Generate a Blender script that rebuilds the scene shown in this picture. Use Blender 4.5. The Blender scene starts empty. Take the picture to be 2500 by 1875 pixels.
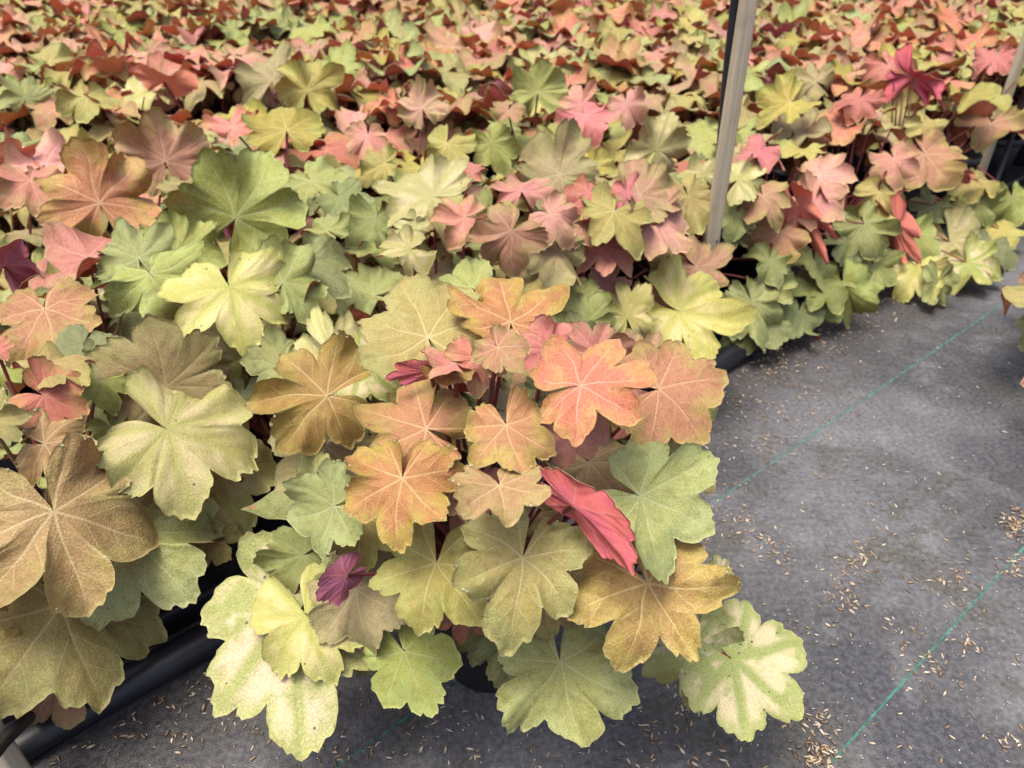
import bpy, math, random
import numpy as np
from mathutils import Vector, Matrix

random.seed(7)
S = bpy.context.scene
COL = S.collection
# ------------------------------------------------------------------ camera
H = 0.70
PITCH = math.radians(34.0)
FPX, CX, CY = 1878.0, 1250.0, 937.5
cam_d = bpy.data.cameras.new('camera')
cam = bpy.data.objects.new('camera', cam_d); COL.objects.link(cam)
cam.location = (0, 0, H)
cam.rotation_euler = (math.pi / 2 - PITCH, 0, 0)
cam_d.sensor_fit = 'HORIZONTAL'; cam_d.sensor_width = 36
cam_d.lens = 36 * FPX / 2500
cam_d.clip_start = 0.02; cam_d.clip_end = 200
cam_d.dof.use_dof = True; cam_d.dof.focus_distance = 0.62; cam_d.dof.aperture_fstop = 9.0
S.camera = cam
S.cycles.max_bounces = 7; S.cycles.diffuse_bounces = 4; S.cycles.transmission_bounces = 4
S.render.resolution_x = 1024; S.render.resolution_y = 768
# ------------------------------------------------------------------ world, sun, exposure
SUN_EL, SUN_AZ = math.radians(76), math.radians(215)      # azimuth of where the light comes from, from +X counter-clockwise
W = bpy.data.worlds.new('World'); S.world = W; W.use_nodes = True
wn = W.node_tree; bg = wn.nodes['Background']
sky = wn.nodes.new('ShaderNodeTexSky'); sky.sky_type = 'NISHITA'; sky.sun_disc = False
sky.sun_elevation = SUN_EL; sky.sun_rotation = math.pi / 2 - SUN_AZ
sky.air_density = 0.8; sky.dust_density = 7.0; sky.ozone_density = 0.3
wn.links.new(sky.outputs[0], bg.inputs['Color']); bg.inputs['Strength'].default_value = 0.14
sd = bpy.data.lights.new('sun', 'SUN'); sun = bpy.data.objects.new('sun', sd); COL.objects.link(sun)
sd.energy = 1.5; sd.angle = math.radians(25); sd.color = (1.0, 0.95, 0.88)
sdir = Vector((math.cos(SUN_EL) * math.cos(SUN_AZ), math.cos(SUN_EL) * math.sin(SUN_AZ), math.sin(SUN_EL)))
sun.rotation_euler = sdir.to_track_quat('Z', 'Y').to_euler()
sun.location = (0, 0, 5)
S.view_settings.view_transform = 'Standard'; S.view_settings.look = 'None'
S.view_settings.exposure = 0.98; S.view_settings.gamma = 1.0; S.view_settings.use_curve_mapping = False

# ------------------------------------------------------------------ geometry helpers
CP, SP = math.cos(PITCH), math.sin(PITCH)
CAM = np.array([0, 0, H])
RIGHT = np.array([1.0, 0, 0]); UPV = np.array([0, SP, CP]); FWD = np.array([0, CP, -SP])
def nrm(v):
    v = np.asarray(v, float); return v / (np.linalg.norm(v) + 1e-12)
def ray(px, py):
    return nrm(RIGHT * (px - CX) / FPX - UPV * (py - CY) / FPX + FWD)
def on_z(px, py, z=0.0):
    d = ray(px, py); return CAM + d * ((z - H) / d[2])
def proj(p):
    v = np.asarray(p) - CAM; dep = v @ FWD
    return (CX + FPX * (v @ RIGHT) / dep, CY - FPX * (v @ UPV) / dep, dep)
# bed frame: s runs along the bed's edge, u goes into the bed
BD = np.array([0.769, 0.639, 0.0]); BM = np.array([-0.639, 0.769, 0.0]); U0 = 0.844 * H
def bed(s, u, z=0.0): return BD * s + BM * (u + U0) + np.array([0, 0, z])
def bed_u(p): return p[0] * BM[0] + p[1] * BM[1] - U0
def sstep(a, b, x):
    t = min(1, max(0, (x - a) / (b - a))); return t * t * (3 - 2 * t)
def canopy(p):
    return 0.05 + 0.27 * sstep(-0.07, 0.15, bed_u(p))
def hit_bed(px, py):
    d = ray(px, py); t = 0.3
    while t < 6:
        p = CAM + d * t
        if p[2] < canopy(p): break
        t += 0.003
    e = 0.01
    g = np.array([-(canopy(p + [e, 0, 0]) - canopy(p - [e, 0, 0])) / (2 * e), -(canopy(p + [0, e, 0]) - canopy(p - [0, e, 0])) / (2 * e), 1.0])
    return p, nrm(g)
PC = np.array([0.0, 0.525, 0.0])
def hit_plant(px, py):
    d = ray(px, py); t = 0.25
    def f(p):
        q = p - PC; ry = 0.17 if q[1] < 0 else 0.22
        return (abs(q[0]) / 0.27) ** 2.3 + (abs(q[1]) / ry) ** 2.3 + (max(q[2], 0) / 0.40) ** 2.3
    best = None
    while t < 1.4:
        p = CAM + d * t; v = f(p)
        if best is None or v < best[0]: best = (v, p)
        if v < 1 or p[2] < 0.025: break
        t += 0.003
    p = best[1] if best[0] > 1 else p
    q = p - PC; ry = 0.17 if q[1] < 0 else 0.22
    return p, nrm([q[0] / 0.27 ** 2, q[1] / ry ** 2, max(q[2], 0.02) / 0.40 ** 2])

def link(name, data, parent=None, mats=()):
    o = bpy.data.objects.new(name, data); COL.objects.link(o)
    if parent is not None: o.parent = parent
    for m in mats: o.data.materials.append(m)
    return o
def tag(o, label=None, cat=None, group=None, kind=None):
    if label: o['label'] = label
    if cat: o['category'] = cat
    if group: o['group'] = group
    if kind: o['kind'] = kind
    return o
def mesh(name, v, f, smooth=True, mats=()):
    m = bpy.data.meshes.new(name); m.from_pydata([tuple(x) for x in v], [], f)
    for k in mats: m.materials.append(k)
    if smooth: m.polygons.foreach_set('use_smooth', [True] * len(m.polygons))
    m.update(); return m
def tube(pts, radii, sides=8, cap=True):
    pts = [np.asarray(p, float) for p in pts]; n = len(pts); V = []; F = []
    ref = np.array([0, 0, 1.0])
    t0 = nrm(pts[-1] - pts[0])
    if abs(t0 @ ref) > 0.9: ref = np.array([1.0, 0, 0])
    for i in range(n):
        t = nrm(pts[min(i + 1, n - 1)] - pts[max(i - 1, 0)])
        a = nrm(np.cross(t, ref)); b = np.cross(a, t)
        r = radii[i] if hasattr(radii, '__len__') else radii
        for k in range(sides):
            w = 2 * math.pi * k / sides
            V.append(pts[i] + r * (math.cos(w) * a + math.sin(w) * b))
    for i in range(n - 1):
        for k in range(sides):
            k2 = (k + 1) % sides
            F.append((i * sides + k, i * sides + k2, (i + 1) * sides + k2, (i + 1) * sides + k))
    if cap:
        F.append(tuple(range(sides))); F.append(tuple(reversed(range((n - 1) * sides, n * sides))))
    return V, F
def bez(a, b, c, n):
    return [(1 - t) ** 2 * a + 2 * t * (1 - t) * b + t * t * c for t in np.linspace(0, 1, n)]
def lathe(prof, sides=24):
    V = []; F = []
    for r, z in prof:
        for k in range(sides):
            w = 2 * math.pi * k / sides; V.append((r * math.cos(w), r * math.sin(w), z))
    for i in range(len(prof) - 1):
        for k in range(sides):
            k2 = (k + 1) % sides
            F.append((i * sides + k, i * sides + k2, (i + 1) * sides + k2, (i + 1) * sides + k))
    return V, F

# ------------------------------------------------------------------ material helpers
class NT:
    def __init__(s, name):
        s.m = bpy.data.materials.new(name); s.m.use_nodes = True
        s.t = s.m.node_tree; s.N = s.t.nodes; s.bsdf = s.N['Principled BSDF']; s.out = s.N['Material Output']
    def node(s, typ, ins=None, **kw):
        n = s.N.new(typ)
        for k, v in kw.items(): setattr(n, k, v)
        for k, v in (ins or {}).items(): s.put(n.inputs[k], v)
        return n
    def put(s, sock, v):
        if isinstance(v, bpy.types.NodeSocket): s.t.links.new(v, sock)
        else:
            if hasattr(sock, 'default_value') and hasattr(sock.default_value, '__len__') and hasattr(v, '__len__') and len(v) == 3 and len(sock.default_value) == 4: v = (*v, 1)
            sock.default_value = v
    def math(s, op, a, b=0.0, c=0.0, clamp=False):
        n = s.node('ShaderNodeMath', operation=op, use_clamp=clamp)
        for i, v in enumerate((a, b, c)): s.put(n.inputs[i], v)
        return n.outputs[0]
    def ss(s, x, a, b, lo=0.0, hi=1.0):
        n = s.node('ShaderNodeMapRange', interpolation_type='SMOOTHSTEP')
        for i, v in enumerate((x, a, b, lo, hi)): s.put(n.inputs[i], v)
        return n.outputs[0]
    def mix(s, f, a, b, blend='MIX'):
        n = s.node('ShaderNodeMix', data_type='RGBA', blend_type=blend)
        s.put(n.inputs[0], f); s.put(n.inputs[6], a); s.put(n.inputs[7], b)
        return n.outputs[2]
    def noise(s, vec, scale, detail=3, rough=0.55, dist=0.0):
        n = s.node('ShaderNodeTexNoise', {'Scale': scale, 'Detail': detail, 'Roughness': rough, 'Distortion': dist})
        if vec is not None: s.put(n.inputs['Vector'], vec)
        return n.outputs[0]
    def p(s, **kw):
        for k, v in kw.items(): s.put(s.bsdf.inputs[k.replace('_', ' ')], v)
    def bump(s, h, strength=0.3, dist=0.001):
        n = s.node('ShaderNodeBump', {'Strength': strength, 'Distance': dist, 'Height': h}); return n.outputs[0]

def srgb(r, g, b):
    f = lambda c: (c / 255 / 12.92) if c / 255 <= 0.04045 else ((c / 255 + 0.055) / 1.055) ** 2.4
    return (f(r), f(g), f(b))

def leaf_top(name, mid, edge, vein, net=0.34, pale=None, spots=0.0, edge0=0.45):
    k = NT(name)
    at = k.node('ShaderNodeAttribute', attribute_name='lv'); sx = k.node('ShaderNodeSeparateXYZ', {0: at.outputs['Vector']})
    vs, vd, rad = sx.outputs
    uv = k.node('ShaderNodeUVMap', uv_map='UVMap').outputs[0]
    oi = k.node('ShaderNodeObjectInfo'); rnd = oi.outputs['Random']
    off = k.node('ShaderNodeVectorMath', {0: uv}, operation='ADD')
    k.put(off.inputs[1], k.node('ShaderNodeCombineXYZ', {0: k.math('MULTIPLY', rnd, 37.0), 1: k.math('MULTIPLY', rnd, 91.0), 2: k.math('MULTIPLY', rnd, 13.0)}).outputs[0])
    P = off.outputs[0]
    n1 = k.noise(P, 2.2, 3); n2 = k.noise(P, 9.0, 4, 0.6); n3 = k.noise(P, 60.0, 2, 0.6)
    e = k.math('ADD', rad, k.math('MULTIPLY', k.math('SUBTRACT', n1, 0.5), 2.1))
    col = k.mix(k.ss(e, edge0, 1.0), mid, edge)
    # blotchy warm and dull zones
    col = k.mix(k.ss(n2, 0.46, 0.70, 0, 0.75), col, tuple(x * 0.74 for x in mid) if pale is None else mid)
    # secondary veins: chevrons leaving the main vein of each lobe
    q = k.math('SUBTRACT', vs, k.math('MULTIPLY', vd, 1.15))
    q = k.math('ADD', q, k.math('MULTIPLY', k.math('SUBTRACT', n1, 0.5), 0.10))
    fr = k.math('ABSOLUTE', k.math('SUBTRACT', k.math('FRACT', k.math('MULTIPLY', q, 3.9)), 0.5))
    sec = k.math('MULTIPLY', k.ss(fr, 0.455, 0.492), k.math('MULTIPLY', k.ss(vs, 0.22, 0.34), k.ss(rad, 0.98, 0.7)))
    wv = k.math('MULTIPLY_ADD', rad, -0.014, 0.019)
    pri = k.math('MULTIPLY', k.ss(vd, wv, k.math('MULTIPLY', wv, 0.3)), k.ss(rad, 0.95, 0.6))
    vor = k.node('ShaderNodeTexVoronoi', {'Vector': k.node('ShaderNodeVectorMath', {0: P, 1: k.node('ShaderNodeVectorMath', {0: k.node('ShaderNodeTexNoise', {'Vector': P, 'Scale': 14.0, 'Detail': 1.0}).outputs['Color'], 1: (0.035, 0.035, 0.0)}, operation='MULTIPLY').outputs[0]}, operation='ADD').outputs[0], 'Scale': 30.0}, feature='DISTANCE_TO_EDGE').outputs['Distance']
    netm = k.ss(vor, 0.10, 0.0)
    if pale is not None:
        pm = k.math('MULTIPLY', k.ss(vd, 0.02, 0.10), k.ss(k.math('ADD', n1, k.math('MULTIPLY', n2, 0.4)), 0.57, 0.76))
        pm = k.math('MULTIPLY', pm, k.ss(rad, 1.02, 0.72))
        col = k.mix(k.math('MULTIPLY', pm, 0.9), col, pale)
    col = k.mix(k.math('MULTIPLY', netm, net), col, k.mix(0.75, col, (0.10, 0.07, 0.02), 'MULTIPLY'))
    vm = k.math('MAXIMUM', k.math('MULTIPLY', pri, 0.52), k.math('MULTIPLY', sec, 0.34))
    col = k.mix(vm, col, vein)
    if spots > 0:
        v2 = k.node('ShaderNodeTexVoronoi', {'Vector': P, 'Scale': 9.0})
        hs = k.node('ShaderNodeSeparateColor', {0: v2.outputs['Color']}).outputs[0]
        sp = k.math('MULTIPLY', k.ss(v2.outputs['Distance'], 0.16, 0.11), k.ss(hs, 1 - spots, 1 - spots + 0.01))
        col = k.mix(k.math('MULTIPLY', sp, 0.85), col, (0.025, 0.018, 0.02))
    # thin pale hairy margin
    col = k.mix(k.ss(rad, 0.965, 0.995, 0, 0.45), col, k.mix(0.5, edge, (0.75, 0.65, 0.36)))
    # speckle and individual tint
    col = k.mix(k.ss(n3, 0.38, 0.66, 0.0, 0.55), k.mix(0.17, col, (0.42, 0.36, 0.28), 'MULTIPLY'), k.mix(0.16, col, (1, 0.93, 0.72)))
    hsv = k.node('ShaderNodeHueSaturation', {'Hue': k.math('MULTIPLY_ADD', rnd, 0.016, 0.492), 'Saturation': k.math('MULTIPLY_ADD', k.math('FRACT', k.math('MULTIPLY', rnd, 7.3)), 0.20, 0.87), 'Value': k.math('MULTIPLY_ADD', k.math('FRACT', k.math('MULTIPLY', rnd, 17.7)), 0.26, 0.87), 'Color': col})
    col = hsv.outputs[0]
    hgt = k.math('ADD', k.math('MULTIPLY', k.math('MINIMUM', vor, 0.22), 2.4), k.math('MULTIPLY', n3, 0.8))
    nb = k.bump(hgt, 0.40, 0.0011)
    k.p(Base_Color=col, Roughness=k.ss(n3, 0.3, 0.7, 0.44, 0.6), Specular_IOR_Level=0.32, Normal=nb)
    tr = k.node('ShaderNodeBsdfTranslucent', {'Color': col}); mx = k.node('ShaderNodeMixShader', {0: 0.30, 1: k.bsdf.outputs[0], 2: tr.outputs[0]})
    k.t.links.new(mx.outputs[0], k.out.inputs[0])
    return k.m
def leaf_under(name, a, b):
    k = NT(name)
    at = k.node('ShaderNodeAttribute', attribute_name='lv'); sx = k.node('ShaderNodeSeparateXYZ', {0: at.outputs['Vector']})
    vs, vd, rad = sx.outputs
    uv = k.node('ShaderNodeUVMap', uv_map='UVMap').outputs[0]
    rnd = k.node('ShaderNodeObjectInfo').outputs['Random']
    P = k.node('ShaderNodeVectorMath', {0: uv, 1: k.node('ShaderNodeCombineXYZ', {0: k.math('MULTIPLY', rnd, 37.0), 1: k.math('MULTIPLY', rnd, 91.0), 2: 0.0}).outputs[0]}, operation='ADD').outputs[0]
    n1 = k.noise(P, 2.0, 2); n3 = k.noise(P, 40.0, 3)
    col = k.mix(k.ss(k.math('ADD', n1, k.math('MULTIPLY', rnd, 0.3)), 0.5, 0.85), a, b)
    pri = k.ss(vd, 0.022, 0.008)
    vor = k.node('ShaderNodeTexVoronoi', {'Vector': P, 'Scale': 19.0}, feature='DISTANCE_TO_EDGE').outputs['Distance']
    nm = k.ss(vor, 0.09, 0.0)
    col = k.mix(k.math('MAXIMUM', k.math('MULTIPLY', pri, 0.5), k.math('MULTIPLY', nm, 0.22)), col, (0.62, 0.26, 0.24))
    col = k.mix(k.ss(n3, 0.3, 0.8, 0, 0.25), col, (0.85, 0.55, 0.5))
    nb = k.bump(k.math('SUBTRACT', n3, k.math('MULTIPLY', nm, -1.0)), 0.4, 0.001)
    k.p(Base_Color=col, Roughness=0.6, Specular_IOR_Level=0.3, Normal=nb)
    tr = k.node('ShaderNodeBsdfTranslucent', {'Color': col}); mx = k.node('ShaderNodeMixShader', {0: 0.48, 1: k.bsdf.outputs[0], 2: tr.outputs[0]})
    k.t.links.new(mx.outputs[0], k.out.inputs[0])
    return k.m

TOP = {
 'amber': leaf_top('leaf_amber', srgb(182, 126, 82), srgb(176, 152, 76), srgb(222, 192, 146)),
 'tan':   leaf_top('leaf_tan', srgb(184, 136, 102), srgb(176, 158, 94), srgb(214, 184, 150)),
 'gold':  leaf_top('leaf_gold', srgb(174, 138, 74), srgb(178, 158, 80), srgb(222, 204, 146)),
 'olive': leaf_top('leaf_olive', srgb(168, 150, 94), srgb(170, 166, 98), srgb(196, 184, 130)),
 'lime':  leaf_top('leaf_lime', srgb(174, 162, 74), srgb(170, 172, 88), srgb(210, 206, 142)),
 'green': leaf_top('leaf_green', srgb(156, 164, 82), srgb(160, 174, 100), srgb(176, 190, 138)),
 'deep':  leaf_top('leaf_deep_green', srgb(126, 136, 72), srgb(136, 148, 88), srgb(136, 156, 118)),
 'pale':  leaf_top('leaf_pale', srgb(152, 164, 88), srgb(162, 172, 98), srgb(146, 164, 90), pale=srgb(216, 202, 164), spots=0.32),
 'cream': leaf_top('leaf_cream', srgb(186, 184, 104), srgb(188, 190, 114), srgb(166, 176, 100), pale=srgb(212, 202, 146), spots=0.12),
 'coral': leaf_top('leaf_coral', srgb(200, 120, 98), srgb(192, 148, 96), srgb(230, 176, 158)),
 'pink':  leaf_top('leaf_pink', srgb(212, 142, 126), srgb(206, 164, 120), srgb(230, 176, 168)),
 'rose':  leaf_top('leaf_rose', srgb(186, 118, 106), srgb(194, 134, 104), srgb(204, 140, 134)),
 'hot':   leaf_top('leaf_hot_pink', srgb(210, 108, 104), srgb(212, 128, 108), srgb(230, 146, 146)),
 'dry':   leaf_top('leaf_dried_brown', srgb(128, 74, 56), srgb(150, 92, 70), srgb(110, 66, 54), net=0.5, spots=0.2),
}
UND = {'red': leaf_under('leaf_underside_red', srgb(210, 102, 94), srgb(196, 84, 110)),
       'rust': leaf_under('leaf_underside_rust', srgb(234, 152, 116), srgb(232, 136, 120)),
       'mag': leaf_under('leaf_underside_magenta', srgb(168, 84, 108), srgb(172, 92, 132))}

def simple(name, col, rough=0.6, spec=0.4, nscale=0, namp=0.3, bump=0.0, bscale=200, **kw):
    k = NT(name); tc = k.node('ShaderNodeTexCoord').outputs['Object']
    c = col
    if nscale:
        n = k.noise(tc, nscale, 4)
        c = k.mix(k.ss(n, 0.3, 0.7), tuple(x * (1 - namp) for x in col), tuple(min(1, x * (1 + namp)) for x in col))
    k.p(Base_Color=c, Roughness=rough, Specular_IOR_Level=spec, **kw)
    if bump: k.p(Normal=k.bump(k.noise(tc, bscale, 3), bump, 0.001))
    return k.m
M_PETIOLE = simple('petiole_skin', srgb(120, 62, 60), 0.6, 0.3, 60, 0.35, 0.3, 900)
M_PETG = simple('petiole_pale', srgb(150, 128, 90), 0.6, 0.3, 60, 0.3)
M_POT = simple('black_pot_plastic', (0.012, 0.013, 0.016), 0.45, 0.5, 40, 0.4, 0.15, 60)
M_SOIL = simple('potting_soil', (0.030, 0.020, 0.014), 0.95, 0.2, 120, 0.8, 1.0, 220)
M_EDGE = simple('black_edging_plastic', (0.010, 0.011, 0.016), 0.42, 0.5, 14, 0.5, 0.25, 50)
M_TUBE = simple('black_tube_plastic', (0.012, 0.013, 0.020), 0.38, 0.5, 20, 0.3)
M_HULL = None

# ------------------------------------------------------------------ leaf meshes
def leaf_mesh(name, seed, m=7, rings=8, cup=0.0, fold=0.0, wave=0.10, droop=0.1, cut=0.5, flat=1.0, teeth=1.0, curl=0.0, asym=0.0, side=0.0):
    R = np.random.RandomState(seed)
    cen = np.radians(np.array([-152, -104, -52, 0, 52, 104, 152]) + R.uniform(-5, 5, 7))
    Ln = np.array([0.70, 0.84, 0.97, 1.0, 0.97, 0.84, 0.70]) * R.uniform(0.90, 1.08, 7)
    tmax = math.radians(172 - R.uniform(0, 7))
    bnd = [-tmax] + [(cen[i] * Ln[i + 1] + cen[i + 1] * Ln[i]) / (Ln[i] + Ln[i + 1]) + math.radians(R.uniform(-3, 3)) for i in range(6)] + [tmax]
    th = []; li = []
    for i in range(7):
        a = np.linspace(bnd[i], cen[i], m, endpoint=False); b = np.linspace(cen[i], bnd[i + 1], m, endpoint=(i == 6))
        th += list(a) + list(b); li += [i] * (len(a) + len(b))
    th = np.array(th); li = np.array(li)
    nd = R.uniform(-0.22, 0.26, 8).clip(0) * cut; nd[0] = nd[7] = nd[1] = nd[6] = 0
    nw = np.radians(R.uniform(2.5, 5.0, 8))
    sub = R.uniform(0.03, 0.095, 7) * teeth; so = R.uniform(-.6, .6, 7)
    r = np.zeros_like(th); pw = R.uniform(1.25, 1.9, 7)
    for j, t in enumerate(th):
        i = li[j]; hw = (bnd[i + 1] - cen[i]) if t >= cen[i] else (cen[i] - bnd[i])
        x = abs(t - cen[i]) / max(hw, 1e-3)
        base = 0.84 - 0.24 * cut
        if (i == 0 and t < cen[i]) or (i == 6 and t > cen[i]): base = 0.62
        elif (i == 0 and t >= cen[i]) or (i == 6 and t <= cen[i]): base = 1.0
        elif (i == 1 and t < cen[i]) or (i == 5 and t > cen[i]): base = 0.90
        r[j] = Ln[i] * (base + (1 - base) * (1 - x ** pw[i])) * (1 - sub[i] * (1 - abs(math.cos(1.5 * math.pi * x + so[i] * x * (1 - x))) ** 0.7))
    for b in range(1, 7):
        r *= 1 - nd[b] * np.exp(-((th - bnd[b]) / nw[b]) ** 2)
    ph = R.uniform(0, 6.28, 6)
    tt = th * 20.0 + 0.9 * np.sin(th * 2.3 + ph[0]) + ph[1]
    sc = np.abs(np.sin(tt)) ** 0.6
    r *= 1 - 0.058 * teeth * (1 - sc) * (0.75 + 0.4 * np.sin(th * 3.1 + ph[2]))
    r *= 1 - 0.022 * teeth * (1 - np.abs(np.sin(tt * 2.6 + ph[4])))
    r *= 1 + 0.012 * R.uniform(-1, 1, len(th))
    n = len(th)
    rho = (np.arange(1, rings + 1) / rings) ** 0.85
    TH = np.tile(th, (rings, 1)); RR = rho[:, None] * r[None, :]
    RHO = np.tile(rho[:, None], (1, n))
    D = np.abs(TH - cen[li][None, :]); vd = RR * np.sin(D); vs = RR * np.cos(D)
    hwv = np.array([(bnd[li[j] + 1] - cen[li[j]]) if th[j] >= cen[li[j]] else (cen[li[j]] - bnd[li[j]]) for j in range(n)])
    X = RR * np.sin(TH); Y = RR * np.cos(TH)
    X0, Y0 = X.copy(), Y.copy()                                   # bend the veins a little in the plane
    for q in range(3):
        kx, ky = R.normal(0, 2.6, 2); p1, p2 = R.uniform(0, 6.28, 2); am = 0.030 * np.minimum(RR * 2.5, 1)
        X += am * np.sin(kx * X0 + ky * Y0 + p1); Y += am * np.sin(ky * X0 - kx * Y0 + p2)
    tl = np.clip(D / hwv[None, :], 0, 1)
    Z = cup * RR ** 2 - fold * np.sqrt(X ** 2 + 0.004) - droop * np.where(Y > 0, Y ** 2, 0.4 * Y ** 2)
    Z += 0.014 * RR * (tl * (1 - tl) * 4) * flat                  # puffed between the veins
    pl = R.uniform(-0.12, 0.26, 8) * (0.25 + 3.6 * wave)             # pleats: the notches stand up or sink
    sd = np.array([pl[li[j] + 1] if th[j] >= cen[li[j]] else pl[li[j]] for j in range(n)])
    Z += sd[None, :] * RR * RHO * tl ** 2
    ld = R.uniform(-0.30, 0.14, 7) * (0.22 + 2.2 * wave)             # single lobes nod or rise
    Z += ld[li][None, :] * RR * RHO ** 2 * (1 - tl ** 2) ** 2
    for kf in (R.randint(2, 4), R.randint(4, 7), R.randint(7, 11)):
        amp = wave * {2: 1.0, 3: 0.9}.get(kf, 0.7 if kf < 7 else 0.42)
        Z += amp * RHO ** 2.2 * RR * np.sin(kf * TH + R.uniform(0, 6.28))
    Z -= curl * np.clip(RHO - 0.7, 0, 1) ** 2 * 6 * (0.6 + 0.4 * np.sin(3 * TH + ph[3]))
    Z += side * X * np.abs(X)
    for q in range(4):
        kx, ky = R.normal(0, 5, 2); Z += 0.012 * np.sin(kx * X + ky * Y + R.uniform(0, 6.28)) * np.minimum(RR * 3, 1)
    # chevron relief along the secondary veins
    Z += 0.009 * np.cos(2 * math.pi * 3.9 * (vs - 1.15 * vd)) * np.clip(vs * 3 - 0.5, 0, 1) * (1 - RHO ** 3)
    Z -= 0.004 * np.exp(-(vd / 0.03) ** 2) * np.minimum(RR * 4, 1)
    # tilt the sides of bent leaves inward so that they keep their length
    V = np.concatenate([[[0, 0, 0]], np.stack([X, Y, Z], -1).reshape(-1, 3)])
    LV = np.concatenate([[[0, 0, 0]], np.stack([vs, vd, RHO], -1).reshape(-1, 3)])
    nv = len(V)
    V2 = V.copy(); V2[:, 2] -= 0.010
    F = []
    for j in range(n - 1): F.append((0, 1 + j + 1, 1 + j))
    for i in range(rings - 1):
        a = 1 + i * n; b = a + n
        for j in range(n - 1): F.append((a + j, a + j + 1, b + j + 1, b + j))
    nf = len(F)
    F2 = [tuple(x + nv for x in reversed(f)) for f in F]
    rim = [0] + [1 + i * n for i in range(rings)] + [1 + (rings - 1) * n + j for j in range(1, n)] + [1 + i * n + n - 1 for i in range(rings - 2, -1, -1)]
    F3 = [(rim[i], rim[i - 1], rim[i - 1] + nv, rim[i] + nv) for i in range(len(rim))]
    allV = np.concatenate([V, V2]); LV2 = np.concatenate([LV, LV])
    me = bpy.data.meshes.new(name)
    me.from_pydata(allV.tolist(), [], F + F2 + F3)
    # make sure the upper side looks up
    me.polygons.foreach_set('use_smooth', [True] * len(me.polygons))
    me.polygons.foreach_set('material_index', [0] * nf + [1] * nf + [0] * len(F3))
    at = me.attributes.new('lv', 'FLOAT_VECTOR', 'POINT'); at.data.foreach_set('vector', LV2.astype(np.float32).ravel())
    uvl = me.uv_layers.new(name='UVMap')
    idx = np.zeros(len(me.loops), np.int32); me.loops.foreach_get('vertex_index', idx)
    uvl.data.foreach_set('uv', allV[idx][:, :2].astype(np.float32).ravel())
    me.update()
    if me.polygons[n + 5].normal.z < 0: me.flip_normals()
    me.materials.append(None); me.materials.append(None)
    me['rim'] = 0
    return me, V[1 + (rings - 1) * n:], th
def leaf_object(me, plant, M, top, under, name='leaf'):
    o = bpy.data.objects.new(name, me); COL.objects.link(o); o.parent = plant
    o.matrix_local = M
    for i, mt in enumerate((TOP[top], UND[under])):
        o.material_slots[i].link = 'OBJECT'; o.material_slots[i].material = mt
    return o
def frame(J, tipdir, n, L, w=1.0):
    n = nrm(n); y = nrm(tipdir - n * (tipdir @ n)); x = np.cross(y, n)
    M = Matrix(((x[0] * L * w, y[0] * L, n[0] * L, J[0]), (x[1] * L * w, y[1] * L, n[1] * L, J[1]), (x[2] * L * w, y[2] * L, n[2] * L, J[2]), (0, 0, 0, 1)))
    return M

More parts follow.
